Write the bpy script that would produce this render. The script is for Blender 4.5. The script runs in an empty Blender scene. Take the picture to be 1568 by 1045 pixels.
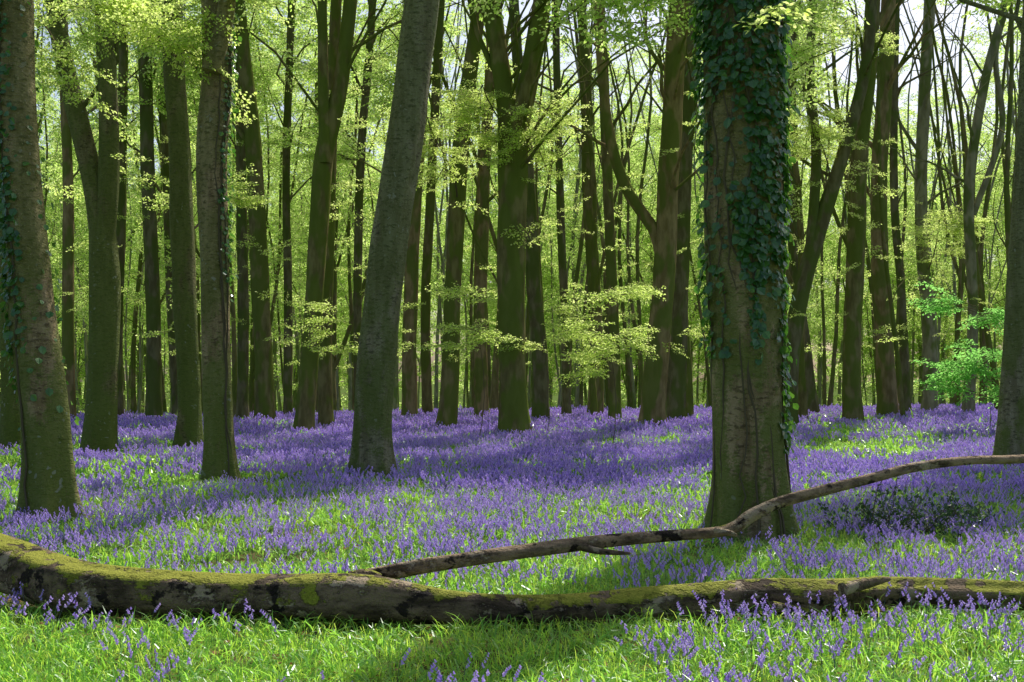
import bpy, math, numpy as np
from mathutils import Vector
rng=np.random.default_rng(11)
F=1742.0; H=1.7; HY=575.0; CX=784.0
def D_of(py): return F*H/(py-HY)
def P(px,py,D): return np.array([(px-CX)/F*D, D, H+(HY-py)/F*D])
scene=bpy.context.scene
AZ=math.radians(24); EL=math.radians(52)
SUN=np.array([math.sin(AZ)*math.cos(EL),math.cos(AZ)*math.cos(EL),math.sin(EL)])
KX=SUN[0]/SUN[2]; KY=SUN[1]/SUN[2]

# ------------------------------------------------------------ utilities
def fld(x,y,s,seed):
    r=np.random.default_rng(seed); v=0
    for i in range(7):
        a=r.uniform(0,6.28); k=s*r.uniform(.5,1.9); p=r.uniform(0,6.28)
        v=v+np.sin(k*(x*math.cos(a)+y*math.sin(a))+p)
    return v/3.2
def ground_z(x,y):
    x=np.asarray(x,float); y=np.asarray(y,float)
    c=50+0.36*np.clip(x,-30,30)
    d=y-c
    drop=0.06*np.log1p(np.exp(np.clip(d/3,-30,30)))*3
    drop=7*(1-np.exp(-drop/7))
    return 0.035*fld(x,y,.6,3)-drop
class MB:
    def __init__(s): s.v=[];s.f=[];s.m=[];s.n=0
    def add(s,v,f,m=0):
        v=np.asarray(v,float).reshape(-1,3); f=np.asarray(f,int)
        s.v.append(v); s.f.append(f+s.n); s.m.append(np.full(len(f),m)); s.n+=len(v)
    def mesh(s,name,mats,smooth=True,origin=None):
        V=np.concatenate(s.v)
        if origin is not None: V=V-np.asarray(origin)
        me=bpy.data.meshes.new(name)
        nl=sum(f.size for f in s.f); nf=sum(len(f) for f in s.f)
        me.vertices.add(len(V)); me.vertices.foreach_set('co',V.astype(np.float32).ravel())
        me.loops.add(nl); me.loops.foreach_set('vertex_index',np.concatenate([f.ravel() for f in s.f]).astype(np.int32))
        me.polygons.add(nf)
        tot=np.concatenate([np.full(len(f),f.shape[1]) for f in s.f])
        st=np.concatenate([[0],np.cumsum(tot)[:-1]])
        me.polygons.foreach_set('loop_start',st.astype(np.int32))
        me.polygons.foreach_set('material_index',np.concatenate(s.m).astype(np.int32))
        me.polygons.foreach_set('use_smooth',np.full(nf,smooth))
        for m in mats: me.materials.append(m)
        me.update(calc_edges=True); me.validate()
        return me
def link(name,me,loc=(0,0,0),parent=None):
    o=bpy.data.objects.new(name,me); scene.collection.objects.link(o)
    o.location=loc
    if parent: o.parent=parent; o.location=(0,0,0)
    return o
def norm(a): return a/np.maximum(np.linalg.norm(a,axis=-1,keepdims=True),1e-9)
def catmull(pts,step):
    pts=np.asarray(pts,float)
    P0=np.vstack([2*pts[0]-pts[1],pts,2*pts[-1]-pts[-2]]); out=[]
    for i in range(1,len(P0)-2):
        a,b,c,d=P0[i-1],P0[i],P0[i+1],P0[i+2]
        n=max(1,int(np.linalg.norm(c[:3]-b[:3])/step))
        for t in np.arange(n)/n:
            out.append(.5*((2*b)+(-a+c)*t+(2*a-5*b+4*c-d)*t*t+(-a+3*b-3*c+d)*t**3))
    out.append(pts[-1]); return np.array(out)
def tube(mb,path,segs=8,mat=0,noise=0.0,seed=0,flare=0,zb=0,lobes=5,cap=True):
    """path: N x 4 (xyz r)"""
    path=np.asarray(path,float); p=path[:,:3]; r=np.maximum(path[:,3],.0008); n=len(p)
    t=norm(np.gradient(p,axis=0)); md=np.abs(t.mean(0)); ref=np.eye(3)[np.argmin(md)]
    if md[2]>.7: ref=np.array([0,1.,0])
    u=norm(np.cross(t,ref)); w=np.cross(t,u)
    th=np.arange(segs)/segs*2*math.pi
    R=np.repeat(r[:,None],segs,1)
    if noise>0:
        q=np.random.default_rng(seed); L=np.concatenate([[0],np.cumsum(np.linalg.norm(np.diff(p,axis=0),axis=1))])
        nn=0
        for i in range(9):
            k=q.integers(1,6); nn=nn+np.sin(k*th[None]+q.uniform(.3,1.)*(1+i*.6)*L[:,None]*q.choice([-1,1])+q.uniform(0,6.28))/(1+.25*i)
        R=R*(1+noise*nn/2)
    if flare>0:
        q=np.random.default_rng(seed+5); h=np.maximum(p[:,2]-zb,0)
        ph=q.uniform(0,6.28); e=np.exp(-h/.28)[:,None]; e2=np.exp(-h/.9)[:,None]
        lob=np.maximum(np.sin(lobes*th+ph),-.3)+.4*np.sin((lobes-2)*th+ph*2)
        R=R*(1+flare*e*(.7+.55*lob[None])+.10*e2*np.sin(lobes*th+ph)[None]+.12*flare*e2)
    V=p[:,None]+R[...,None]*(np.cos(th)[None,:,None]*u[:,None]+np.sin(th)[None,:,None]*w[:,None])
    V=V.reshape(-1,3)
    i=np.arange(n-1)[:,None]*segs; j=np.arange(segs)[None]; j2=(j+1)%segs
    f=np.stack([i+j,i+j2,i+segs+j2,i+segs+j],-1).reshape(-1,4)
    mb.add(V,f,mat)
    if cap:
        c=np.vstack([V[-segs:],p[-1]+t[-1]*r[-1]*.4]); k=np.arange(segs)
        mb.add(c,np.stack([k,(k+1)%segs,np.full(segs,segs)],1),mat)
        c=np.vstack([V[:segs],p[0]-t[0]*r[0]*.2])
        mb.add(c,np.stack([(k+1)%segs,k,np.full(segs,segs)],1),mat)
def leaves(mb,b,d,n,size,mat=0,wid=.3,fold=.08):
    b=np.asarray(b);d=norm(np.asarray(d));n=np.asarray(n)
    s=norm(np.cross(n,d)); n=np.cross(d,s); z=np.asarray(size).reshape(-1,1)
    a=[b,b+z*(.32*d+wid*s+fold*n),b+z*(.72*d+wid*.8*s+fold*n),b+z*(1.0*d-.04*n),
       b+z*(.72*d-wid*.8*s+fold*n),b+z*(.32*d-wid*s+fold*n)]
    V=np.stack(a,1).reshape(-1,3); k=np.arange(len(b))[:,None]*6
    f=np.concatenate([k+np.array([[0,3,2,1]]),k+np.array([[0,5,4,3]])])
    mb.add(V,f,mat)

# ------------------------------------------------------------ materials
def newmat(name):
    m=bpy.data.materials.new(name); m.use_nodes=True; nt=m.node_tree; nt.nodes.clear()
    out=nt.nodes.new('ShaderNodeOutputMaterial'); return m,nt,out
class NT:
    def __init__(s,nt): s.nt=nt
    def n(s,t,**k):
        nd=s.nt.nodes.new('ShaderNode'+t)
        for a,b in k.items(): setattr(nd,a,b)
        return nd
    def l(s,a,b): s.nt.links.new(a,b)
    def mix(s,f,a,b,mode='MIX'):
        m=s.n('Mix',data_type='RGBA',blend_type=mode)
        for sock,v in ((m.inputs[0],f),(m.inputs[6],a),(m.inputs[7],b)):
            if isinstance(v,(int,float)): sock.default_value=v
            elif isinstance(v,tuple): sock.default_value=(*v,1) if len(v)==3 else v
            else: s.l(v,sock)
        return m.outputs[2]
    def math(s,op,a,b=0.0,c=None):
        m=s.n('Math',operation=op)
        for i,v in enumerate([a,b]+([c] if c is not None else [])):
            if isinstance(v,(int,float)): m.inputs[i].default_value=v
            else: s.l(v,m.inputs[i])
        return m.outputs[0]
    def ss(s,v,lo,hi):
        m=s.n('MapRange',interpolation_type='SMOOTHSTEP'); s.l(v,m.inputs[0])
        m.inputs[1].default_value=lo; m.inputs[2].default_value=hi; return m.outputs[0]
    def noise(s,vec,scale,det=4,rough=.55):
        n=s.n('TexNoise'); n.inputs['Scale'].default_value=scale; n.inputs['Detail'].default_value=det
        n.inputs['Roughness'].default_value=rough
        s.l(vec,n.inputs['Vector']); return n.outputs['Fac']
    def vmap(s,vec,sc):
        m=s.n('Mapping'); m.inputs['Scale'].default_value=sc; s.l(vec,m.inputs['Vector']); return m.outputs[0]
def leafmat(name,c1,c2,t1,t2,tr=.5,rough=.4,spec=.4):
    m,nt,out=newmat(name); N=NT(nt)
    g=N.n('NewGeometry'); r=g.outputs['Random Per Island']
    if spec>0:
        pb=N.n('BsdfPrincipled'); pb.inputs['Roughness'].default_value=rough; pb.inputs['Specular IOR Level'].default_value=spec
        N.l(N.mix(r,c1,c2),pb.inputs['Base Color'])
    else:
        pb=N.n('BsdfDiffuse'); N.l(N.mix(r,c1,c2),pb.inputs['Color'])
    tb=N.n('BsdfTranslucent'); N.l(N.mix(r,t1,t2),tb.inputs['Color'])
    ms=N.n('MixShader'); ms.inputs[0].default_value=tr
    N.l(pb.outputs[0],ms.inputs[1]); N.l(tb.outputs[0],ms.inputs[2]); N.l(ms.outputs[0],out.inputs[0]); return m
M_leaf=leafmat('beech_leaf',(.18,.32,.04),(.28,.42,.09),(.72,.94,.15),(.93,.99,.42),.72,.45,0)
M_leaf_far=leafmat('beech_leaf_far',(.18,.32,.05),(.28,.41,.10),(.62,.92,.14),(.90,.99,.42),.73,.5,0)
M_hazel=leafmat('hazel_leaf',(.06,.20,.03),(.10,.26,.05),(.34,.82,.16),(.48,.9,.24),.65,.45,0)
M_ivy=leafmat('ivy_leaf',(.03,.10,.025),(.07,.17,.035),(.14,.42,.04),(.26,.56,.06),.3,.26,.7)
M_holly=leafmat('holly_leaf',(.03,.06,.03),(.06,.10,.04),(.08,.2,.04),(.1,.24,.05),.2,.22,.8)
M_grass=leafmat('grass_blade',(.18,.38,.025),(.30,.48,.05),(.56,.94,.07),(.80,.98,.15),.55,.34,.5)
M_bbleaf=leafmat('bluebell_leaf',(.09,.27,.035),(.17,.36,.045),(.38,.82,.08),(.52,.90,.12),.5,.32,.5)
M_bell=leafmat('bluebell_flower',(.47,.34,.84),(.66,.53,.94),(.68,.47,.98),(.86,.70,1.),.5,.5,0)
M_stem=leafmat('bluebell_stem',(.10,.16,.08),(.14,.12,.2),(.2,.36,.1),(.2,.36,.14),.2,.5,0)
M_litter=leafmat('dead_leaf',(.20,.11,.05),(.32,.20,.10),(.3,.15,.05),(.3,.18,.08),.2,.6,0)

def barkmat(name,a,b,moss=.5,mosscol=(.075,.10,.018),mossh=.6,simple=False):
    m,nt,out=newmat(name); N=NT(nt)
    tc=N.n('TexCoord'); oi=N.n('ObjectInfo')
    add=N.n('VectorMath',operation='ADD'); N.l(tc.outputs['Object'],add.inputs[0])
    mu=N.math('MULTIPLY',oi.outputs['Random'],37.); N.l(mu,add.inputs[1]); v=add.outputs[0]
    if simple:
        n1=N.noise(N.vmap(v,(1,1,.3)),5,3,.6); n3=N.noise(N.vmap(v,(1,1,.5)),1.7,2,.6)
        c=N.mix(N.ss(n1,.35,.65),a,b); c=N.mix(N.math('MULTIPLY',N.ss(n3,.62-moss*.2,.72-moss*.2),.8),c,mosscol)
        pb=N.n('BsdfDiffuse'); N.l(c,pb.inputs['Color']); N.l(pb.outputs[0],out.inputs[0]); return m
    n1=N.noise(N.vmap(v,(1,1,.22)),7,4,.6); n2=N.noise(N.vmap(v,(1,1,2.2)),11,4,.65); n3=N.noise(N.vmap(v,(1,1,.5)),1.7,3,.6)
    n4=N.noise(v,42,3,.6)
    c=N.mix(N.ss(n1,.35,.65),a,b)
    c=N.mix(N.math('MULTIPLY',N.ss(n2,.5,.64),.75),c,tuple(x*.3 for x in a))
    c=N.mix(N.math('MULTIPLY',N.ss(n4,.58,.7),.5),c,tuple(min(1,x*1.9+.03) for x in b))
    sp=N.n('SeparateXYZ'); N.l(tc.outputs['Object'],sp.inputs[0])
    hz=N.ss(sp.outputs[2],5.0,.0)
    mf=N.ss(N.math('ADD',n3,N.math('MULTIPLY',n4,.35)),.70-moss*.2,.80-moss*.2)
    mf=N.math('MULTIPLY',mf,N.math('ADD',N.math('MULTIPLY',hz,mossh),1-mossh))
    c=N.mix(N.math('MULTIPLY',mf,.85),c,mosscol)
    li=N.math('MULTIPLY',N.ss(N.noise(v,13,1),.66,.70),N.ss(n3,.5,.6))
    c=N.mix(N.math('MULTIPLY',li,.6),c,(.36,.37,.29))
    pb=N.n('BsdfPrincipled'); pb.inputs['Roughness'].default_value=.82; pb.inputs['Specular IOR Level'].default_value=.15
    N.l(c,pb.inputs['Base Color'])
    hgt=N.math('ADD',N.math('MULTIPLY',n1,.8),N.math('ADD',N.math('MULTIPLY',n2,.9),N.math('MULTIPLY',n4,.35)))
    bp=N.n('Bump'); bp.inputs['Strength'].default_value=1; bp.inputs['Distance'].default_value=.045; N.l(hgt,bp.inputs['Height'])
    N.l(bp.outputs[0],pb.inputs['Normal']); N.l(pb.outputs[0],out.inputs[0]); return m
B_brown=barkmat('bark_brown',(.23,.165,.08),(.40,.30,.165),.75,(.13,.175,.028))
B_grey=barkmat('bark_grey',(.18,.16,.09),(.30,.275,.17),.8,(.12,.16,.03))
B_olive=barkmat('bark_mossy',(.14,.12,.05),(.24,.21,.095),1.0,(.115,.155,.026),.3)
Bs_brown=barkmat('bark_brown_mid',(.18,.135,.062),(.31,.235,.12),.8,(.12,.16,.03),.6,True)
Bs_grey=barkmat('bark_grey_mid',(.20,.185,.11),(.31,.29,.18),.6,(.12,.16,.035),.6,True)
Bs_olive=barkmat('bark_mossy_mid',(.135,.115,.05),(.23,.20,.09),1.0,(.115,.155,.026),.3,True)
B_dark=barkmat('bark_dark',(.115,.10,.05),(.19,.17,.095),.8,(.095,.13,.026),.2,True)
B_far_haze=barkmat('bark_far_haze_tint',(.24,.225,.145),(.36,.34,.23),.6,(.17,.22,.07),.2,True)  # haze put into the colour: bark paled for the farthest trunks
def twigmat():
    m,nt,out=newmat('twig_bark'); N=NT(nt); pb=N.n('BsdfDiffuse'); pb.inputs['Color'].default_value=(.12,.10,.06,1); N.l(pb.outputs[0],out.inputs[0]); return m
M_twig=twigmat()
def logmat(name,mossamt,pale,k=1.):
    m,nt,out=newmat(name); N=NT(nt); tc=N.n('TexCoord'); v=tc.outputs['Object']; g=N.n('NewGeometry')
    n1=N.noise(N.vmap(v,(.35,1,1)),9,6,.65); n2=N.noise(N.vmap(v,(.7,1,1)),4.2,6,.7); n3=N.noise(v,60,3,.6); n4=N.noise(N.vmap(v,(.8,1,1)),6,5,.65)
    c=N.mix(N.ss(n1,.35,.62),(.055*k,.038*k,.022*k),(.24*k,.17*k,.10*k))
    c=N.mix(N.ss(n2,.57-pale,.60-pale),c,N.mix(n1,(.20,.14,.08),(.60,.48,.32)))
    c=N.mix(N.ss(n4,.56,.61),c,(.028,.02,.014))
    sp=N.n('SeparateXYZ'); N.l(g.outputs['True Normal'],sp.inputs[0])
    up=N.math('ADD',sp.outputs[2],N.math('MULTIPLY',N.math('SUBTRACT',N.noise(v,3.4,5,.65),.5),4.6))
    mf=N.ss(up,1.0-mossamt,1.2-mossamt)
    c=N.mix(mf,c,N.mix(n3,(.12,.14,.012),(.42,.41,.05)))
    pb=N.n('BsdfPrincipled'); pb.inputs['Roughness'].default_value=.85; pb.inputs['Specular IOR Level'].default_value=.2; N.l(c,pb.inputs['Base Color'])
    hg=N.math('ADD',N.math('MULTIPLY',n1,1.),N.math('ADD',N.math('MULTIPLY',N.ss(n2,.54-pale,.62-pale),-.8),N.math('ADD',N.math('MULTIPLY',n3,.5),N.math('MULTIPLY',mf,.6))))
    bp=N.n('Bump'); bp.inputs['Strength'].default_value=1; bp.inputs['Distance'].default_value=.04; N.l(hg,bp.inputs['Height'])
    N.l(bp.outputs[0],pb.inputs['Normal']); N.l(pb.outputs[0],out.inputs[0]); return m
M_log=logmat('rotten_log_bark',.45,.02); M_branch=logmat('dead_branch_bark',-.3,.03,1.5)
def groundmat():
    m,nt,out=newmat('woodland_floor'); N=NT(nt); tc=N.n('TexCoord'); v=tc.outputs['Object']
    c=N.mix(N.ss(N.noise(v,1.2,4),.35,.55),(.11,.085,.042),(.08,.15,.03))
    c=N.mix(N.ss(N.noise(v,9,4),.55,.7),c,(.14,.105,.055))
    pb=N.n('BsdfDiffuse'); N.l(c,pb.inputs['Color']); N.l(pb.outputs[0],out.inputs[0]); return m

# ------------------------------------------------------------ ground
mb=MB()
ys=np.concatenate([np.linspace(-60,2,16),np.linspace(3,75,145),np.linspace(78,180,50),np.linspace(200,900,20)])
xs=np.concatenate([np.linspace(-700,-70,12),np.linspace(-60,60,181),np.linspace(70,700,12)])
X,Y=np.meshgrid(xs,ys); Z=ground_z(X,Y)-.015; V=np.stack([X,Y,Z],-1).reshape(-1,3)
nx=len(xs); i=np.arange(len(ys)-1)[:,None]*nx; j=np.arange(nx-1)[None]
mb.add(V,np.stack([i+j,i+j+1,i+nx+j+1,i+nx+j],-1).reshape(-1,4))
link('woodland_ground',mb.mesh('ground',[groundmat()]))

# ------------------------------------------------------------ geometry-nodes scatter
def make_variants(prefix,meshes):
    col=bpy.data.collections.new(prefix+'_parts')
    for k,me in enumerate(meshes):
        o=bpy.data.objects.new('%s_%02d'%(prefix,k),me); col.objects.link(o)
    return col
_groups={}
def gn_group(col,realize=False):
    key=(col.name,realize)
    if key in _groups: return _groups[key]
    g=bpy.data.node_groups.new('scatter_'+col.name,'GeometryNodeTree')
    g.interface.new_socket('Geometry',in_out='INPUT',socket_type='NodeSocketGeometry')
    g.interface.new_socket('Geometry',in_out='OUTPUT',socket_type='NodeSocketGeometry')
    n=g.nodes; L=g.links
    gi=n.new('NodeGroupInput'); go=n.new('NodeGroupOutput')
    ci=n.new('GeometryNodeCollectionInfo'); ci.inputs['Collection'].default_value=col
    ci.inputs['Separate Children'].default_value=True; ci.inputs['Reset Children'].default_value=True
    ip=n.new('GeometryNodeInstanceOnPoints'); ip.inputs['Pick Instance'].default_value=True
    def at(nm,t):
        a=n.new('GeometryNodeInputNamedAttribute'); a.data_type=t; a.inputs['Name'].default_value=nm; return a.outputs[0]
    L.new(gi.outputs[0],ip.inputs['Points']); L.new(ci.outputs[0],ip.inputs['Instance'])
    L.new(at('idx','INT'),ip.inputs['Instance Index'])
    er=n.new('FunctionNodeEulerToRotation'); L.new(at('rot','FLOAT_VECTOR'),er.inputs[0]); L.new(er.outputs[0],ip.inputs['Rotation'])
    L.new(at('scl','FLOAT'),ip.inputs['Scale'])
    if realize:
        rz=n.new('GeometryNodeRealizeInstances'); L.new(ip.outputs[0],rz.inputs[0]); L.new(rz.outputs[0],go.inputs[0])
    else: L.new(ip.outputs[0],go.inputs[0])
    _groups[key]=g; return g
def scatter(name,pts,rot,scl,idx,col,parent=None,realize=False):
    pts=np.asarray(pts,float)
    if parent: pts=pts-np.array(parent.location)
    me=bpy.data.meshes.new(name); me.vertices.add(len(pts)); me.vertices.foreach_set('co',pts.astype(np.float32).ravel())
    a=me.attributes.new('idx','INT','POINT'); a.data.foreach_set('value',np.asarray(idx,np.int32))
    a=me.attributes.new('scl','FLOAT','POINT'); a.data.foreach_set('value',np.asarray(scl,np.float32))
    a=me.attributes.new('rot','FLOAT_VECTOR','POINT'); a.data.foreach_set('vector',np.asarray(rot,np.float32).ravel())
    me.update(); o=link(name,me,parent=parent); md=o.modifiers.new('scatter','NODES'); md.node_group=gn_group(col,realize); return o

# ------------------------------------------------------------ leaf sprays
def spray(seed,L,leaf,step,mat,nside=9,jit=.45):
    r=np.random.default_rng(seed); mb=MB()
    t=np.linspace(0,1,7); main=np.stack([t*L,.08*L*np.sin(t*3+r.uniform(0,6)),.12*L*t-.16*L*t*t],1)
    main[:,1]-=main[0,1]
    tube(mb,np.column_stack([main,.009*L*(1-t*.8)*.6]),3,1,cap=False)
    B=[];Dr=[]
    twigs=[(main[3:],)]
    for k in range(nside):
        tt=.12+.82*k/nside; p=np.array([np.interp(tt,t,main[:,c]) for c in range(3)])
        ang=(1 if k%2 else -1)*r.uniform(.6,1.05); ln=L*r.uniform(.3,.55)*(1-.55*tt)
        u=np.linspace(0,1,3)[:,None]; d=np.array([math.cos(ang),math.sin(ang),r.uniform(-.4,.4)])
        q=p+u*ln*d+u*u*np.array([.12*ln,0,-.10*ln]); tube(mb,np.column_stack([q,.003*L*(1-u*.8)]),3,1,cap=False); twigs.append((q,))
    for (q,) in twigs:
        ln=np.linalg.norm(q[-1]-q[0]); n=max(3,int(ln/step)); tq=np.linspace(0.1,1,n); tp=np.linspace(0,1,len(q))
        pos=np.stack([np.interp(tq,tp,q[:,c]) for c in range(3)],1); dd=norm(q[-1]-q[0]); a0=math.atan2(dd[1],dd[0])
        a=a0+np.where(np.arange(n)%2==0,1,-1)*r.uniform(.5,1.2,n); a[-1]=a0
        B.append(pos+r.normal(0,.02*L,(n,3))); Dr.append(np.stack([np.cos(a),np.sin(a),r.uniform(-.9,.15,n)],1))
    B=np.concatenate(B);Dr=np.concatenate(Dr); nn=np.array([0,0,1.])+r.normal(0,jit,B.shape)
    leaves(mb,B,Dr,nn,leaf*r.uniform(.65,1.15,len(B)),0)
    return mb.mesh('spray%d'%seed,[mat,M_twig],smooth=False)
C_fine=make_variants('beech_spray',[spray(100+k,1.15,.068,.032,M_leaf,11,.6) for k in range(6)])
C_coarse=make_variants('beech_bough',[spray(200+k,1.9,.115,.060,M_leaf_far,14,.9) for k in range(6)])
C_hazel=make_variants('hazel_spray',[spray(300+k,1.0,.085,.045,M_hazel,9,.5) for k in range(4)])

# ------------------------------------------------------------ where the sun gets through the canopy
BOX=[(-600,740,925,1300),(955,2400,925,1300),(690,1085,850,925),(60,660,780,876),(-200,60,850,900),(630,1095,755,838),
     (140,345,688,758),(-200,50,690,800),(590,1095,630,690),(400,570,645,694),(1200,2200,622,705),(1330,1800,700,726),(340,610,686,712),(1210,1340,700,765),(1400,1800,845,905)]
GLOW=[P(935,505,24),P(740,500,27),P(520,500,30),P(660,230,26),P(860,230,28),P(745,200,30),P(1505,540,30),P(1300,60,24),P(120,60,18),P(220,90,18),P(1240,240,36),P(345,350,34)]
def lit(x,y):
    yy=np.maximum(y,3.); px=CX+F*x/yy; py=HY+F*H/yy
    px=px+26*fld(x,y,2.2,21)*np.clip(14/yy,.3,2); py=py+9*fld(x,y,1.7,22)*np.clip(14/yy,.2,2)
    m=np.zeros(np.shape(x),bool)
    for a,b,c,d in BOX: m|=(px>a)&(px<b)&(py>c)&(py<d)
    m&=fld(x,y,3.2,23)>-1.05
    m|=(fld(x,y,1.5,24)>.95)
    m&=(y<62)&(y>2)
    m|=(y<=2)
    return m
def mask(pts,ang,L=1.9,keep=.0):
    x=pts[:,0]-KX*pts[:,2]; y=pts[:,1]-KY*pts[:,2]
    c,s=np.cos(ang)*L,np.sin(ang)*L; l=np.zeros(len(x),bool)
    for t,q in ((.0,0),(.45,.33),(.45,-.33),(.95,0),(.72,.22),(.72,-.22),(.45,0)): l|=lit(x+c*t-s*q,y+s*t+c*q)
    l&=(pts[:,2]>2.5)
    for g in GLOW:
        gx,gy=g[0]-KX*g[2],g[1]-KY*g[2]; l|=((x+.5*c-gx)**2+(y+.5*s-gy)**2<2.4**2)&(pts[:,2]>g[2]+1.6)
    return ~(l&(rng.random(len(pts))>=keep))

# ------------------------------------------------------------ trees
def walk(p,d,L,n,wob,up,r):
    pts=[np.array(p,float)]; d=norm(np.array(d,float))
    for i in range(n):
        d=norm(d+r.normal(0,wob,3)+np.array([0,0,up])); pts.append(pts[-1]+d*L/n)
    return np.array(pts)
def crown(mb,P_,D_,stem,z0,z1,nl,r,segs=6,llen=(2.5,5.),ns=7,mat=0):
    zs=stem[:,2]
    for k in range(nl):
        z=z0+(z1-z0)*(k+r.random())/nl; i=int(np.argmin(abs(zs-z))); p=stem[i,:3]; rr=stem[i,3]*r.uniform(.2,.4)
        a=r.uniform(0,6.283); el=r.uniform(.6,1.2); L=r.uniform(*llen)
        d=[math.cos(a)*math.cos(el),math.sin(a)*math.cos(el),math.sin(el)]
        q=walk(p,d,L,6,.16,.02,r); tube(mb,np.column_stack([q,np.linspace(rr,rr*.2,7)]),segs,mat,cap=False)
        subs=[(q,2)]
        for s in range(2):
            j=r.integers(2,6); a2=a+r.uniform(-1.3,1.3); d2=[math.cos(a2),math.sin(a2),r.uniform(-.1,.9)]
            q2=walk(q[j],d2,L*r.uniform(.35,.6),4,.2,0,r); tube(mb,np.column_stack([q2,np.linspace(rr*.35,rr*.1,5)]),3,mat,cap=False); subs.append((q2,1))
        for q_,st in subs:
            m=ns if st==2 else max(1,ns//2); t=r.uniform(st-.5,len(q_)-1.01,m); ii=t.astype(int); fr=(t-ii)[:,None]
            P_.append(q_[ii]*(1-fr)+q_[ii+1]*fr); g=q_[-1]-q_[0]; aa=math.atan2(g[1],g[0])+r.uniform(-1.3,1.3,m); D_.append(aa)
def rots(a,r,t=.25): return np.stack([r.normal(0,t,len(a)),r.normal(-.05,t,len(a)),a],1)

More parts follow.
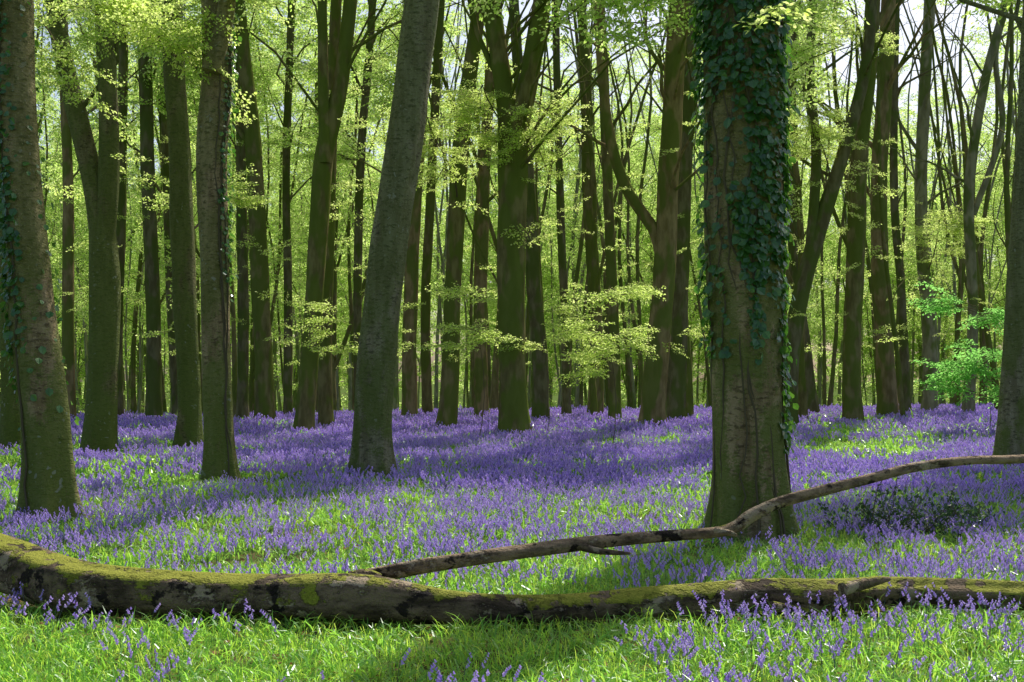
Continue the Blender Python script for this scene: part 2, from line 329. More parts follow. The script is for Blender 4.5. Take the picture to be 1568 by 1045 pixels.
T=[
 dict(by=800,st=[[(77,800,74),(70,650,70),(50,480,66),(34,300,56),(24,150,55),(18,-60,54)]],m=B_brown,fl=.35,ivy='L'),
 dict(by=742,st=[[(338,742,44),(334,650,43),(326,450,42),(320,250,46),(326,90,46),(318,-60,40)],[(324,110,30),(345,30,26),(352,-60,24)]],m=B_brown,fl=.35,ivy='R'),
 dict(by=735,st=[[(571,735,54),(572,650,54),(580,520,58),(600,350,56),(626,180,54),(655,-60,50)]],m=B_grey,fl=.35),
 dict(by=818,st=[[(1148,818,112),(1148,700,107),(1143,550,103),(1136,400,112),(1134,200,120),(1130,-60,116)]],m=B_brown,fl=.28,ivy='BIG'),
 dict(by=722,st=[[(1543,722,40),(1550,600,38),(1558,400,36),(1566,200,34),(1576,-60,32)]],m=B_grey,fl=.3),
 dict(by=672,st=[[(788,672,46),(785,600,44),(783,400,41),(785,210,48),(772,130,30),(742,-60,30)],[(786,230,30),(805,150,30),(830,0,27),(838,-60,26)]],m=Bs_olive,fl=.35),
 dict(by=662,st=[[(997,662,38),(1001,600,38),(1014,450,34),(1024,250,32),(1042,-60,28)],[(1012,390,20),(1000,350,18),(965,300,17),(938,230,16),(922,120,15),(912,-60,14)]],m=Bs_brown,fl=.3),
 dict(by=662,st=[[(684,662,28),(690,560,27),(696,400,26),(708,200,25),(728,60,23),(745,-60,22)]],m=Bs_olive,fl=.35),
 dict(by=668,st=[[(464,668,30),(470,600,28),(484,400,28),(494,240,30),(520,120,24),(540,-60,20)],[(497,250,18),(494,120,16),(492,-60,14)]],m=Bs_olive,fl=.3),
 dict(by=692,st=[[(288,692,38),(290,600,35),(283,450,34),(277,250,34),(268,100,32),(262,-60,30)]],m=B_olive,fl=.4),
 dict(by=703,st=[[(150,703,48),(157,600,46),(160,420,46),(150,320,34),(126,210,30),(98,100,28),(70,-60,24)],[(158,400,30),(168,280,30),(168,120,28),(158,-60,26)]],m=B_olive,fl=.35),
 dict(by=692,st=[[(20,692,32),(16,600,28),(8,450,26),(5,250,24),(-10,-60,22)]],m=B_olive,fl=.35),
 dict(by=650,st=[[(1305,650,28),(1303,550,27),(1308,400,27),(1312,250,27),(1326,100,24),(1334,-60,22)]],m=Bs_olive,fl=.3),
 dict(by=644,st=[[(1362,644,30),(1355,550,27),(1346,400,26),(1346,250,24),(1355,100,22),(1360,-60,20)]],m=Bs_brown,fl=.3),
 dict(by=655,st=[[(1206,655,30),(1212,540,27),(1232,430,25),(1262,330,24),(1294,230,20),(1328,100,17),(1345,-60,14)],[(1240,400,16),(1250,250,15),(1242,100,13),(1250,-60,12)]],m=B_dark,fl=.3),
 dict(by=652,st=[[(1033,652,30),(1038,560,28),(1042,450,26),(1046,300,25),(1056,130,24),(1062,-60,22)]],m=B_dark,fl=.3),
 dict(by=645,st=[[(912,645,24),(912,540,22),(908,420,20),(900,300,18),(895,100,15),(880,-60,13)]],m=Bs_olive,fl=.3),
 dict(by=652,st=[[(942,652,20),(940,540,18),(936,400,17),(930,250,16),(925,100,15),(918,-60,14)]],m=Bs_olive,fl=.3),
 dict(by=650,st=[[(407,650,30),(404,550,28),(396,350,26),(388,200,25),(374,80,23),(362,-60,20)]],m=Bs_olive,fl=.3),
 dict(by=650,st=[[(106,650,20),(106,500,18),(108,300,16),(104,100,15),(100,-60,14)]],m=Bs_brown,fl=.3),
 dict(by=648,st=[[(237,648,24),(236,500,22),(230,300,21),(226,130,20),(220,-60,19)]],m=B_dark,fl=.3),
 dict(by=646,st=[[(371,646,18),(372,500,17),(368,300,16),(362,-60,14)]],m=B_dark,fl=.3),
 dict(by=662,st=[[(499,662,22),(499,520,20),(506,330,19),(512,150,18),(520,-60,16)]],m=Bs_olive,fl=.3),
 dict(by=646,st=[[(627,646,24),(628,500,22),(636,330,20),(648,150,18),(660,-60,16)]],m=Bs_brown,fl=.3),
 dict(by=644,st=[[(655,644,16),(652,480,15),(660,300,14),(680,-60,12)]],m=Bs_olive,fl=.3),
 dict(by=644,st=[[(738,644,22),(735,480,21),(740,300,19),(748,150,17),(760,-60,15)]],m=Bs_brown,fl=.3),
 dict(by=650,st=[[(829,650,26),(826,540,24),(815,400,22),(806,240,20),(790,60,16),(785,-60,15)]],m=B_dark,fl=.3),
 dict(by=645,st=[[(180,645,18),(180,500,16),(186,300,15),(190,-60,13)]],m=B_dark,fl=.3),
 dict(by=642,st=[[(441,642,14),(440,450,13),(436,250,12),(444,-60,11)]],m=B_dark,fl=.3),
 dict(by=640,st=[[(1243,632,22),(1232,540,20),(1218,430,18),(1210,300,16),(1206,-60,14)]],m=B_dark,fl=.2),
 dict(by=636,st=[[(1425,636,22),(1422,500,20),(1412,350,19),(1414,200,18),(1430,-60,16)]],m=Bs_grey,fl=.3),
 dict(by=638,st=[[(1388,632,14),(1382,450,13),(1372,280,12),(1380,-60,11)]],m=B_dark,fl=.3),
 dict(by=640,st=[[(1482,640,18),(1488,480,16),(1480,300,15),(1500,140,14),(1530,20,12),(1545,-60,12)],[(1488,330,10),(1530,200,9),(1520,80,8),(1560,-60,8)]],m=Bs_grey,fl=.3),
 dict(by=640,st=[[(272,638,14),(262,480,13),(255,300,12),(245,-60,11)]],m=B_dark,fl=.3),
 dict(by=642,st=[[(550,642,14),(548,450,13),(552,250,13),(566,80,12),(575,-60,11)]],m=B_dark,fl=.3),
 dict(by=640,st=[[(868,636,14),(866,500,13),(858,300,12),(850,-60,11)]],m=B_dark,fl=.3),
]
base_xy=[((t['st'][0][0][0]-CX)/F*D_of(t['by']),D_of(t['by'])) for t in T]; BX=np.array(base_xy)
# added overhead boughs that cast shade between the sun gaps, joined to nearest tree
r=np.random.default_rng(808)
def shade_boughs(n,y0,y1,hlo,hhi,r):
    y=np.sqrt(r.uniform(y0**2,y1**2,n)); x=r.uniform(-1,1,n)*(.47*y+2.5); h=r.uniform(hlo,hhi,n); a=r.uniform(0,6.28,n)
    p=np.stack([x+KX*h,y+KY*h,h],1); return p,a
pa,aa_=shade_boughs(3200,4.5,24,9.5,15,r); pb_,ab_=shade_boughs(1600,22,48,14,19,r)
CP=np.vstack([pa,pb_]); CA=np.concatenate([aa_,ab_]); k=mask(CP,CA); CP=CP[k]; CA=CA[k]
near_t=np.argmin(((CP[:,None,:2]-BX[None])**2).sum(-1),1)
stems_by_tree=[]; nspr=0
for ti,t in enumerate(T):
    D=D_of(t['by']); r=np.random.default_rng(500+ti); mb=MB(); P_=[];A_=[]
    bx=base_xy[ti][0]; gz=float(ground_z(bx,D)); stems=[]
    near=D<20
    for si,st in enumerate(t['st']):
        pts=[]; lean=r.uniform(-.04,.04)
        for (px,py,w) in st:
            q=P(px,py,D); w_=w/F*D/2
            q[1]+=lean*max(q[2],0) if si==0 else lean*max(q[2]-3,0)
            pts.append([*q,w_])
        if si==0:
            pts[0][2]=gz-.12
        e=np.array(pts[-1]); pr=np.array(pts[-2]); d=norm((e-pr)[:3]); top=r.uniform(17,22)
        while e[2]<top:
            d=norm(d*.75+np.array([0,0,.35])+r.normal(0,.09,3)); e=np.array([*(e[:3]+d*1.6),max(e[3]*.87,.02)]); pts.append(list(e))
        path=catmull(pts,.16 if near else .4); stems.append(path)
        tube(mb,path,40 if near else 16,0,noise=.055 if near else .06,seed=ti*10+si,flare=t['fl']*(1 if si==0 else 0),zb=gz,lobes=int(r.integers(5,8)))
        crown(mb,P_,A_,path,9. if D<32 else 8.,float(path[-1,2]),8 if si==0 else 4,r,ns=5)
    for k in range(5 if near else 0):
        i=int(len(stems[0])*r.uniform(.03,.3)); q=stems[0][i]; a=r.uniform(-2.6,-.5); dd=np.array([math.cos(a),math.sin(a),0.1])
        c=q[:3]+dd*q[3]*.8; s=q[3]*r.uniform(.18,.28)
        tube(mb,[[*c,s],[*(c+dd*q[3]*.18),s*.8],[*(c+dd*q[3]*.25),s*.35]],10,0,noise=.1,seed=k)
    mine=np.where(near_t==ti)[0]  # added shade boughs closest to this tree
    for q_ in mine[::14]:
        st0=stems[0]; i=int(np.argmin(abs(st0[:,2]-(CP[q_,2]-3)))); a=st0[i,:3]; b=CP[q_]; tt=np.linspace(0,1,6)[:,None]
        w=a*(1-tt)+b*tt; w[:,2]+=1.1*np.sin(tt[:,0]*3.14)*.6; w[1:-1]+=r.normal(0,.15,(4,3)); tube(mb,np.column_stack([w,np.linspace(min(.05,st0[i,3]*.5),.012,6)]),5,0,cap=False)
    org=(bx,D,gz)
    o=link('beech_tree',mb.mesh('beech_tree',[t['m']],origin=org),org); t['obj']=o; stems_by_tree.append(stems)
    Pp=np.concatenate(P_);Aa=np.concatenate(A_); k=mask(Pp,Aa); Pp=np.vstack([Pp[k],CP[mine]]);Aa=np.concatenate([Aa[k],CA[mine]]); nspr+=len(Pp)  # crown sprays plus the boughs added for shade
    if len(Pp):
        scatter('crown_leaves',Pp,rots(Aa,r,.35),r.uniform(.8,1.15,len(Pp)),r.integers(0,6,len(Pp)),C_coarse,o)
    ns=int(r.integers(10,22)) if D>24 else 4
    st0=stems[0]; zz=r.uniform(2.0 if D>24 else 4.,11,ns); ii=[int(np.argmin(abs(st0[:,2]-z))) for z in zz]
    aa=r.uniform(0,6.283,ns); pp=st0[ii,:3]; L=r.uniform(0,1.1,ns)[:,None]
    pp=pp+L*np.stack([np.cos(aa),np.sin(aa),.2+0*aa],1)
    scatter('shoots',pp,rots(aa,r,.2),r.uniform(.5,1.1,ns),r.integers(0,6,ns),C_fine,o)

# ------------------------------------------------------------ ivy
def ivy(tree,stem,fn,n,zr,size=.075,r=None,off=.03):
    r=r or np.random.default_rng(5); mb=MB(); z=r.uniform(*zr,n*3); a=r.uniform(0,2*math.pi,n*3)
    k=r.random(n*3)<fn(a,z); z=z[k][:n];a=a[k][:n]
    zs=stem[:,2]; o_=np.argsort(zs); c=np.stack([np.interp(z,zs[o_],stem[o_,q]) for q in (0,1,3)],1)
    out=np.stack([np.cos(a),np.sin(a),0*a],1)
    R=c[:,2]+r.uniform(.0,off,len(z))+r.exponential(off*.8,len(z))
    b=np.stack([c[:,0],c[:,1],z],1)+out*R[:,None]
    tang=np.stack([-np.sin(a),np.cos(a),0*a],1)
    d=np.array([0,0,-.8])+tang*r.normal(0,.7,(len(z),1))+out*r.uniform(.1,.7,(len(z),1))
    nn=out+r.normal(0,.4,out.shape)+np.array([0,0,.35])
    s=size*r.uniform(.5,1.25,len(z))
    leaves(mb,b,d,nn,s,0,wid=.45,fold=.05)
    for q in range(14):
        a0=r.uniform(0,6.28); zz=np.arange(0.0 if q%2 else zr[0]-.8,zr[1],.22); aa=a0+np.cumsum(r.normal(0,.09,len(zz)))
        if fn(np.array([a0]),np.array([zr[1]-1]))[0]<.25: continue
        cc=np.stack([np.interp(zz,zs[o_],stem[o_,w]) for w in (0,1,3)],1)
        fl=1+.25*np.exp(-zz/.3)
        pth=np.column_stack([cc[:,0]+np.cos(aa)*cc[:,2]*1.04*fl,cc[:,1]+np.sin(aa)*cc[:,2]*1.04*fl,zz,np.full(len(zz),r.uniform(.006,.014))])
        tube(mb,pth,5,1,cap=False)
    me=mb.mesh('ivy',[M_ivy,M_twig],smooth=False,origin=tree.location); o=link('ivy',me,parent=tree); return o
def f_big(a,z):
    side=np.cos(a); front=np.sin(a)<.25
    lo=2.15+1.75*np.clip(-side*1.1+.1,0,1)+.35*np.sin(a*5)+.2*np.sin(a*11+2)
    d=np.clip((z-lo)/.5,0,1)*(.5+.5*(np.sin(a*4+z*1.7)*np.sin(z*2.3+a)>-.35))
    d=np.where(front,1,.5)*d*.85
    left=(side<-.55)&(z>1.9)
    d=np.where(left,np.maximum(d,.22),d)
    gap=(side<.0)&(z>3.6)&(z<4.7); d=np.where(gap,d*.3,d)
    thin=(z>.9)&(side>.75); return np.maximum(d,np.where(thin,.35,0))
ivy(T[3]['obj'],stems_by_tree[3][0],f_big,5600,(.8,8.5),.095)
def f_left(a,z):
    c=np.cos(a); k=np.clip((z-1.6-.4*np.sin(a*5))/.9,0,1)*(.45+.55*(np.sin(a*3+z*2.1)>-.3))
    return k*np.where(c<-.25,.95,np.where(c<.1,.45,.05))+.02
ivy(T[0]['obj'],stems_by_tree[0][0],f_left,1700,(1.0,7.5),.085,np.random.default_rng(6))
ivy(T[1]['obj'],stems_by_tree[1][0],lambda a,z:np.where((np.cos(a)>.65),np.clip((z-2.6)/1.,0,1),.0),700,(2.4,9),.08,np.random.default_rng(7))

# ------------------------------------------------------------ distant woodland (one mass)
r=np.random.default_rng(77); mb=MB(); P_=[];A_=[]; placed=list(base_xy); cnt=0; tries=0
while cnt<480 and tries<22000:
    tries+=1
    D=r.uniform(40,150) if cnt<300 else r.uniform(55,120); x=r.uniform(-.5*D-5,.5*D+5)
    md=1.4
    if min((x-a)**2+(D-b)**2 for a,b in placed)<md*md: continue
    placed.append((x,D)); cnt+=1; gz=float(ground_z(x,D)); rad=r.uniform(.06,.17) if D<110 else r.uniform(.10,.24)
    lx,ly=r.normal(0,.05,2); top=r.uniform(19,27); pts=[]; ph=r.uniform(0,6.28,3)
    for z in np.arange(-.2,top,2.2):
        t=z/top; pts.append([x+lx*z+.3*math.sin(z*.4+ph[0])*t*2,D+ly*z+.2*math.sin(z*.3+ph[1]),gz+z,rad*(1-.72*max(t,0))])
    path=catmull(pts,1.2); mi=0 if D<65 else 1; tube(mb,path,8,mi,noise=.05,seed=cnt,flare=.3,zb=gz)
    if cnt>=300: crown(mb,P_,A_,path,gz+6,gz+top,4,r,3,ns=4,mat=mi); continue
    if r.random()<.5:
        i=int(len(path)*r.uniform(.15,.4)); q=path[i]; a=r.choice([0,math.pi])+r.normal(0,.5)
        w=walk(q[:3],[math.cos(a)*.45,math.sin(a)*.45,1],top-q[2],9,.08,.1,r); w=np.column_stack([w,np.linspace(q[3]*.7,.04,10)]); tube(mb,w,7,mi,noise=.04,seed=cnt); crown(mb,P_,A_,w,q[2]+3,float(w[-1,2]),2,r,3,ns=4,mat=mi)
    crown(mb,P_,A_,path,gz+4,gz+top,8,r,3,ns=4 if D<65 else 5,mat=mi)
wood=link('distant_beech_woodland',mb.mesh('distant_wood',[Bs_olive,B_far_haze]))
Pp=np.concatenate(P_);Aa=np.concatenate(A_); k=mask(Pp,Aa,1.9,0); Pp=Pp[k];Aa=Aa[k]
S=r.uniform(.7,1.3,len(Pp))*np.clip(Pp[:,1]/78,.8,1.75)
n=900; D=r.uniform(64,150,n); x=r.uniform(-.5,.5,n)*D*1.15; z=ground_z(x,D)+r.gamma(1.6,1.7,n)+.4
k=fld(x,D,.35,41)>-.25; Pu=np.stack([x,D,z],1)[k]
n=1600; D=r.uniform(150,185,n); x=r.uniform(-.6,.6,n)*D*1.1; Pw=np.stack([x,D,ground_z(x,D)+60*r.random(n)**1.2],1)
Pp=np.vstack([Pp,Pu,Pw]); Aa=np.concatenate([Aa,r.uniform(0,6.28,len(Pu)+len(Pw))]); S=np.concatenate([S,r.uniform(.8,1.4,len(Pu)),r.uniform(2.2,3.6,len(Pw))])
print('sprays near/far',nspr,len(Pp),'shade_boughs',len(CP))
scatter('leaves',Pp,rots(Aa,r,.5),S,r.integers(0,6,len(Pp)),C_coarse,wood)

# ------------------------------------------------------------ bright low foliage: saplings, and boughs hanging from the trees
def sapling(name,px,py,D,w,h,n,col,seed,tilt=.12,scl=(.6,1.),stemr=.010,tree=None):
    r=np.random.default_rng(seed); c=P(px,py,D); gz=float(ground_z(c[0],D)); mb=MB()
    if tree is None: base=np.array([c[0]+r.uniform(-.3,.3),D,gz-.05]); top=c+np.array([0,0,h*.5])
    else:
        st=stems_by_tree[tree][0]; i=int(np.argmin(abs(st[:,2]-(c[2]-.8)))); base=st[i,:3].copy(); top=c+np.array([0,0,h*.3]); gz=base[2]
    t=np.linspace(0,1,7)[:,None]; path=base*(1-t)+top*t+np.column_stack([.12*np.sin(t*5),.1*np.sin(t*4),0*t]); path[0]=base; rr=(stemr if tree is None else .03)*(1-.6*t)
    path=np.column_stack([path,rr]); tube(mb,path,6,0)
    pts=[];an=[]
    nb=max(4,n//6)
    for k in range(nb):
        z=c[2]+r.uniform(-.5,.5)*h
        if tree is None: i=np.clip((z-gz)/(top[2]-gz),0.05,1)
        else: i=r.uniform(.45,1)
        p=np.array([np.interp(i,t[:,0],path[:,q]) for q in range(3)])
        a=r.uniform(0,6.283); L=w*.5*r.uniform(.5,1.)*(1-.35*abs(z-c[2])/(h*.5)); q=walk(p,[math.cos(a),math.sin(a),.25 if tree is None else (z-p[2])/max(L,.3)],L,5,.1,-.02,r)
        tube(mb,np.column_stack([q,np.linspace(.01,.004,6)]),4,0,cap=False)
        m=n//nb; tt=r.uniform(.8,4.95,m); ii=tt.astype(int); f=(tt-ii)[:,None]; pts.append(q[ii]*(1-f)+q[ii+1]*f); an.append(a+r.uniform(-.9,.9,m))
    pts=np.concatenate(pts);an=np.concatenate(an)
    if tree is None:
        org=(base[0],base[1],gz); o=link(name,mb.mesh(name,[M_twig],origin=org),org)
    else:
        o=T[tree]['obj']; link('bough',mb.mesh('bough',[M_twig],origin=o.location),parent=o)
    scatter('bough_leaves',pts,rots(an,r,tilt),r.uniform(*scl,len(pts)),r.integers(0,4,len(pts)),col,o); return o
sapling('beech_sapling',935,505,24,1.8,1.8,72,C_fine,1,.14,(.5,.9))
sapling('beech_sapling',740,500,27,1.9,1.6,26,C_fine,2)
sapling('beech_sapling',520,500,30,1.6,2.6,22,C_fine,3)
sapling('bough',345,350,30,2.0,4.0,30,C_fine,4,tree=9)
sapling('bough',660,230,30,2.5,3.0,50,C_fine,5,tree=7)
sapling('beech_sapling',835,520,30,1.8,1.6,24,C_fine,6)
sapling('bough',860,230,30,2.6,4,60,C_fine,7,tree=5)
sapling('bough',745,200,30,2.6,4,60,C_fine,8,tree=5)
sapling('beech_sapling',30,560,27,2.4,2.5,30,C_fine,9)
sapling('hazel_tree',1500,540,30,3.2,2.8,160,C_hazel,10,.25)
sapling('bough',1300,60,38,3,3,50,C_fine,11,tree=12)
sapling('bough',1450,380,46,4,6,90,C_fine,12,tree=30)
sapling('bough',1240,240,36,3,6,80,C_fine,13,tree=14)
t10=T[10]['obj']; r=np.random.default_rng(90)
mb=MB(); pts=[];an=[]
for (x0,y0,x1,y1) in [(60,-40,200,110),(150,-20,285,75),(60,20,120,95),(200,10,250,130),(300,-20,380,40),(100,-30,180,60)]:
    a=P(x0,y0,19.5);b=P(x1,y1,17.5); q=walk(a,b-a,np.linalg.norm(b-a),6,.08,-.02,r)
    tube(mb,np.column_stack([q,np.linspace(.02,.005,7)]),5,0,cap=False)
    m=22; tt=r.uniform(.5,5.9,m); ii=tt.astype(int); f=(tt-ii)[:,None]; pts.append(q[ii]*(1-f)+q[ii+1]*f); an.append(math.atan2((b-a)[1],(b-a)[0])+r.uniform(-1.2,1.2,m))
o=link('low_bough',mb.mesh('low_bough',[M_twig],origin=t10.location),parent=t10)
pts=np.concatenate(pts);an=np.concatenate(an); scatter('low_bough_leaves',pts,rots(an,r,.4),r.uniform(.6,.95,len(pts)),r.integers(0,6,len(pts)),C_fine,t10)

# ------------------------------------------------------------ fallen log + branch
def pathpx(L,D0,D1):
    out=[]; x0,x1=L[0][0],L[-1][0]
    for (x,y,w) in L:
        D=D0+(D1-D0)*(x-x0)/(x1-x0); out.append([*P(x,y,D),w/F*D/2])
    return out
def lie(L):
    out=[]
    for (x,y,w) in L:
        D=8.
        for _ in range(4): rr=w/F*D/2; D=min(8.45,(H-rr*.95-.04)*F/(y-HY))
        out.append([*P(x,y,D),rr])
    return out
org=(0,8.1,0); mb=MB()
lp=catmull(lie([(-260,800,86),(-120,832,84),(0,864,80),(70,888,80),(150,903,74),(280,911,68),(420,914,68),(530,917,74),(590,921,70),(680,930,54),(760,934,48),(870,931,42),(980,923,46),(1080,918,52),(1170,914,56),(1260,914,54),(1350,907,46),(1450,910,44),(1570,914,40),(1760,920,34)]),.04)
tube(mb,lp,48,0,noise=.085,seed=3)
for a,b in [([(545,893,26),(580,897,30),(640,915,24),(700,925,14)],0),([(1290,903,22),(1340,890,16),(1362,887,6)],0),([(1180,930,20),(1240,940,14),(1296,948,8)],0),([(500,905,22),(552,884,26),(580,888,20)],0)]:
    tube(mb,catmull(pathpx(a,7.72,7.9),.04),14,0,noise=.08,seed=4)
log=link('fallen_log',mb.mesh('fallen_log',[M_log],origin=org),org)
mb=MB()
bp=catmull(pathpx([(535,886,22),(580,880,24),(640,868,24),(720,856,22),(800,845,21),(890,833,21),(960,826,19),(1040,820,17),(1100,815,16),(1128,806,18),(1150,790,19),(1190,771,17),(1250,754,17),(1330,734,16),(1400,716,15),(1480,706,14),(1570,703,13),(1700,690,11),(1850,700,7)],7.9,9.6),.03)
tube(mb,bp,20,0,noise=.08,seed=9)
D9=7.9+(9.6-7.9)*(890-535)/(1850-535)
for a in [[(880,832,18),(905,842,12),(935,846,9),(965,848,4)],[(1095,813,12),(1120,817,9),(1128,820,5)]]:
    tube(mb,catmull(pathpx(a,D9-.02,D9-.1),.03),10,0,noise=.08,seed=4)
link('fallen_branch',mb.mesh('fallen_branch',[M_branch],origin=org),org)
# ------------------------------------------------------------ holly bush
def bush(name,x,D,w,h,n,seed):
    r=np.random.default_rng(seed); mb=MB(); gz=float(ground_z(x,D)); c=np.array([x,D,gz])
    B=[]
    for k in range(46):
        a=r.uniform(0,6.28); e=r.uniform(.25,1.3); L=w*.5*r.uniform(.5,1.15); q=walk(c+np.array([r.normal(0,w*.2),r.normal(0,.15),0]),[math.cos(a)*math.cos(e),math.sin(a)*math.cos(e),math.sin(e)*h/w*1.7],L,5,.2,0,r)
        tube(mb,np.column_stack([q,np.linspace(.007,.003,6)]),4,1,cap=False); m=n//46; tt=r.uniform(.8,4.99,m); ii=tt.astype(int); f=(tt-ii)[:,None]; B.append(q[ii]*(1-f)+q[ii+1]*f+r.normal(0,.045,(m,3)))
    B=np.concatenate(B); leaves(mb,B,r.normal(0,1,B.shape)+[0,0,.3],np.array([0,0,1.])+r.normal(0,.6,B.shape),.055*r.uniform(.6,1.2,len(B)),0,.3)
    return link(name,mb.mesh(name,[M_holly,M_twig],smooth=False,origin=c),tuple(c))
bush('holly_bush',(1385-CX)/F*12.2,12.2,1.35,.66,1500,1)
bush('holly_bush',(1460-CX)/F*12.9,12.9,.8,.85,650,2)

# ------------------------------------------------------------ bluebells + grass clumps
def blade(mb,r,n,rad,L,W,mat,up=1.1):
    a=r.uniform(0,6.283,n); rr=rad*np.sqrt(r.random(n)); b=np.stack([rr*np.cos(a),rr*np.sin(a),0*a],1)
    az=r.uniform(0,6.283,n); l=L*r.uniform(.6,1.2,n); w=W*r.uniform(.7,1.3,n); e0=r.uniform(up-.35,up+.4,n); bend=r.uniform(.8,2.2,n)
    S=4; pos=b.copy(); ring=[]; sd=np.stack([-np.sin(az),np.cos(az),0*az],1); sd=norm(sd+r.normal(0,.35,(n,1))*np.array([0,0,1.]))
    for s in range(S):
        t=s/(S-1); wd=(w*(1-.92*t**2.2)*(.6+.4*min(1,t*4)))[:,None]*.5; ring+= [pos-sd*wd,pos+sd*wd]
        e=e0-bend*t; st=(l/(S-1))[:,None]*np.stack([np.cos(e)*np.cos(az),np.cos(e)*np.sin(az),np.sin(e)],1); pos=pos+st
    V=np.stack(ring,1); k=np.arange(n)[:,None,None]*(2*S); q=np.array([[0,1,3,2]])+2*np.arange(S-1)[:,None]
    mb.add(V.reshape(-1,3),(k+q[None]).reshape(-1,4),mat)
def bells(mb,r,n,rad,Hh,nb,bl,bw,sides,sr,segs2=2):
    for s in range(n):
        a=r.uniform(0,6.28); q=rad*math.sqrt(r.random()); h=Hh*r.uniform(.65,1.2); az=r.uniform(0,6.28); d=np.array([math.cos(az),math.sin(az),0])
        b=np.array([q*math.cos(a),q*math.sin(a),0]); ln=h*r.uniform(.05,.3)
        t=np.array([0,.35,.7,.88,1.]) if segs2==2 else np.array([0,.6,1.]); pts=b+d*(ln*t**2+.10*h*np.clip(t-.7,0,1)/.3)[:,None]+np.array([0,0,1])*(h*(t-.12*np.clip(t-.8,0,1)**1*1.5))[:,None]
        tube(mb,np.column_stack([pts,sr*(1.1-.5*t)]),3,1,cap=False)
        for k in range(nb):
            tt=.62+.38*(k+.5)/nb; p=np.array([np.interp(tt,t,pts[:,c]) for c in range(3)]); aa=az+r.normal(0,.8); o=np.array([math.cos(aa),math.sin(aa),0])
            sc=1.15-.4*(k/nb); ax=norm(o*r.uniform(.3,.9)+np.array([0,0,-1.])); p=p+o*bl*.45*sc
            u=norm(np.cross(ax,[0.3,.2,1])); v=np.cross(ax,u); th=np.arange(sides)/sides*6.283
            ringv=lambda R,z: p+ax*z*sc+(np.cos(th)[:,None]*u+np.sin(th)[:,None]*v)*R*sc
            rs=[ringv(bw*.35,0),ringv(bw*.55,bl*.6),ringv(bw*.95,bl)] if segs2==2 else [ringv(bw*.4,0),ringv(bw*.9,bl)]
            V=np.concatenate(rs); j=np.arange(sides); j2=(j+1)%sides
            f=np.concatenate([np.stack([j+m*sides,j2+m*sides,j2+(m+1)*sides,j+(m+1)*sides],1) for m in range(segs2)]); mb.add(V,f,0)
def clump(seed,ns,rad,Hh,nb,bl,bw,sides,sr,nl,L,W,ng=0,s2=2):
    r=np.random.default_rng(seed); mb=MB()
    if ns: bells(mb,r,ns,rad,Hh,nb,bl,bw,sides,sr,s2)
    if nl: blade(mb,r,nl,rad,L,W,2,.95)
    if ng: blade(mb,r,ng,rad,L*.75,W*.5,3,1.2)
    return mb.mesh('clump%d'%seed,[M_bell,M_stem,M_bbleaf,M_grass],smooth=False)
C_bbA=make_variants('bluebell_clump',[clump(400+k,9,.30,.21,6,.018,.0095,4,.0022,14,.20,.012) for k in range(8)])
C_grA=make_variants('grass_clump',[clump(420+k,0,.24,.2,0,0,0,0,0,24,.19,.012,44) for k in range(6)])
C_bbB=make_variants('bluebell_drift',[clump(440+k,22,.45,.25,6,.026,.015,4,.003,30,.22,.018,0,1) for k in range(6)])
C_bbC=make_variants('bluebell_haze',[clump(460+k,46,.9,.28,4,.045,.028,3,.005,50,.25,.03,0,1) for k in range(5)])
C_grC=make_variants('grass_far',[clump(480+k,0,.6,.2,0,0,0,0,0,50,.25,.03,50) for k in range(4)])
def pts_in(D0,D1,dens,margin,r):
    W=.45*D1+margin; n=int((D1-D0)*2*W*dens); x=r.uniform(-W,W,n); y=r.uniform(D0,D1,n); k=np.abs(x)<.45*y+margin; return x[k],y[k]
def bdens(x,y):
    px=CX+F*x/y; py=HY+F*H/y; n=fld(x,y,1.6,51)*.5+fld(x,y,4,52)*.3
    d=np.where(py>925,np.where(px>960,.6,.13+.08*(px>550)),np.where(py>770,.72,.84))
    d=np.where((py>905)&(py<985),np.maximum(d,.32),d)
    def hole(d,cx,cy,rx,ry,v): return np.where(((px-cx)/rx)**2+((py-cy)/ry)**2<1,np.minimum(d,v),d)
    for h in [(250,738,140,26,.18),(120,690,170,18,.18),(620,745,90,20,.4),(1330,690,120,30,.22),(850,895,190,22,.15),(20,735,70,55,.12),(1120,860,110,30,.3),(1280,650,80,14,.22),(1480,675,80,14,.3),(450,885,200,12,.25)]: d=hole(d,*h)
    return np.clip(d+.4*n*(d>.2),0,1)
trunks=[(x,y,.5*T[i]['st'][0][0][2]/F*y*1.25) for i,(x,y) in enumerate(base_xy)]
def clear(x,y,extra=.0):
    k=np.ones(len(x),bool)
    for a,b,c in trunks: k&=((x-a)**2+(y-b)**2)>(c+extra)**2
    return k
def place(name,x,y,col,nv,r,s=(.75,1.2),rz=False):
    z=ground_z(x,y); n=len(x); scatter(name,np.stack([x,y,z],1),np.stack([r.normal(0,.08,n),r.normal(0,.08,n),r.uniform(0,6.28,n)],1),r.uniform(*s,n),r.integers(0,nv,n),col,None,rz)
r=np.random.default_rng(61)
logy=lambda x: np.interp(x,lp[:,0],lp[:,1])
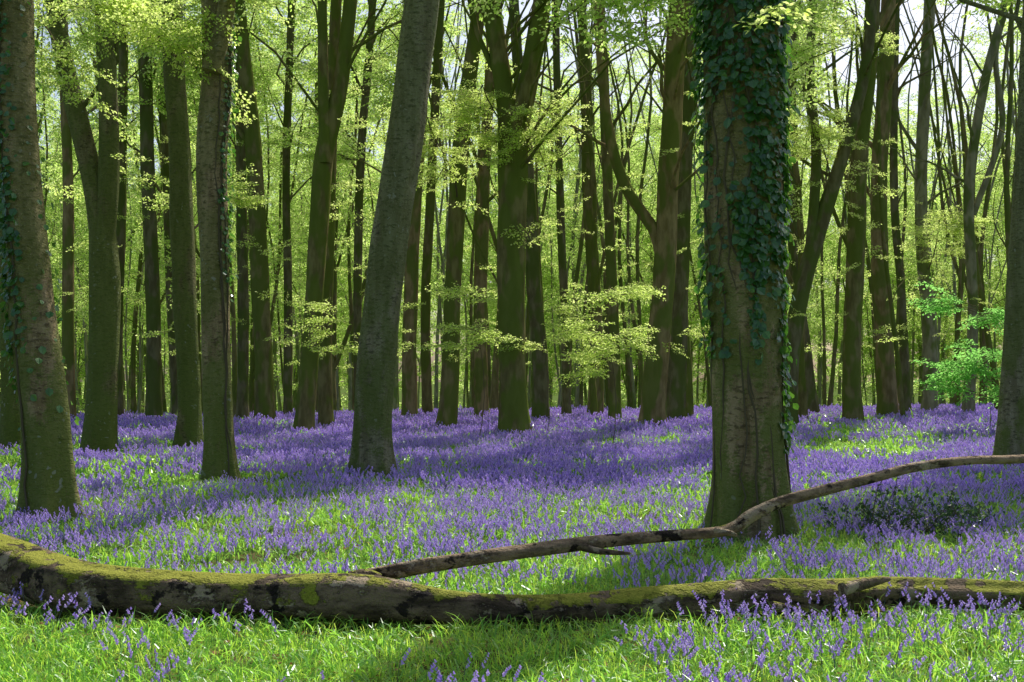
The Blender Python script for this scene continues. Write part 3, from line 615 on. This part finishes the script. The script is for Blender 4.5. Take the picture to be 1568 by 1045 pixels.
# even (jittered-grid) cover close to the camera so no bare soil is left, looser further off
gx,gy=np.meshgrid(np.arange(-6.5,6.5,.2),np.arange(4.6,9.6,.2)); gx=gx.ravel()+r.uniform(-.09,.09,gx.size); gy=gy.ravel()+r.uniform(-.09,.09,gy.size)
x,y=pts_in(9.3,17,13,2.,r); x=np.concatenate([x,gx]); y=np.concatenate([y,gy])
s=(y-logy(x)); k=clear(x,y,.05)&((s>.2)|(s<-.22)); place('grass',x[k],y[k],C_grA,6,r,(.65,1.1),True)
x,y=pts_in(4.5,17,13,2.,r); s=(y-logy(x)); k=clear(x,y,.12)&(r.random(len(x))<bdens(x,y))&(np.abs(s)>.28); place('bluebells',x[k],y[k],C_bbA,8,r,(.75,1.15),True)
x,y=pts_in(16,32,4.6,2.5,r); k=clear(x,y,.1)&(r.random(len(x))<bdens(x,y)); place('bluebells',x[k],y[k],C_bbB,6,r,(.8,1.15),True)
x,y=pts_in(16,32,3,2.5,r); k=clear(x,y,.1); place('grass',x[k],y[k],C_grC,4,r,(.6,1.),True)
x,y=pts_in(30,68,1.2,4,r); k=clear(x,y,.1)&(r.random(len(x))<bdens(x,y)+.1); place('bluebells',x[k],y[k],C_bbC,5,r,(.8,1.2),True)
x,y=pts_in(30,110,.6,4,r); k=clear(x,y,.1); place('grass',x[k],y[k],C_grC,4,r,(.9,1.6),True)
mb=MB(); n=4000; x=r.uniform(-7,7,n); y=r.uniform(4.5,16,n); z=ground_z(x,y)+r.uniform(.0,.04,n)
leaves(mb,np.stack([x,y,z],1),np.column_stack([r.normal(0,1,(n,2)),r.normal(0,.15,n)]),np.array([0,0,1.])+r.normal(0,.35,(n,3)),r.uniform(.04,.08,n),0); link('leaf_litter',mb.mesh('leaf_litter',[M_litter],smooth=False))

# ------------------------------------------------------------ light, sky, camera
w=bpy.data.worlds.new('World'); scene.world=w; w.use_nodes=True; nt=w.node_tree; bg=nt.nodes['Background']
sky=nt.nodes.new('ShaderNodeTexSky'); sky.sky_type='NISHITA'; sky.sun_disc=False; sky.sun_elevation=EL; sky.sun_rotation=AZ; sky.dust_density=3.0
nt.links.new(sky.outputs[0],bg.inputs[0]); bg.inputs[1].default_value=.15
sl=bpy.data.lights.new('sun','SUN'); sl.energy=5; sl.angle=math.radians(.5); sl.color=(1,.97,.91)
so=bpy.data.objects.new('sun',sl); scene.collection.objects.link(so); so.rotation_euler=Vector(SUN).to_track_quat('Z','Y').to_euler()
cam=bpy.data.cameras.new('camera'); cam.lens=40; cam.sensor_width=36; cam.shift_y=52.3/1568; cam.clip_end=2000
co=bpy.data.objects.new('camera',cam); scene.collection.objects.link(co); co.location=(0,0,H); co.rotation_euler=(math.pi/2,0,0); scene.camera=co
scene.view_settings.view_transform='Standard'; scene.view_settings.look='None'; scene.view_settings.exposure=0
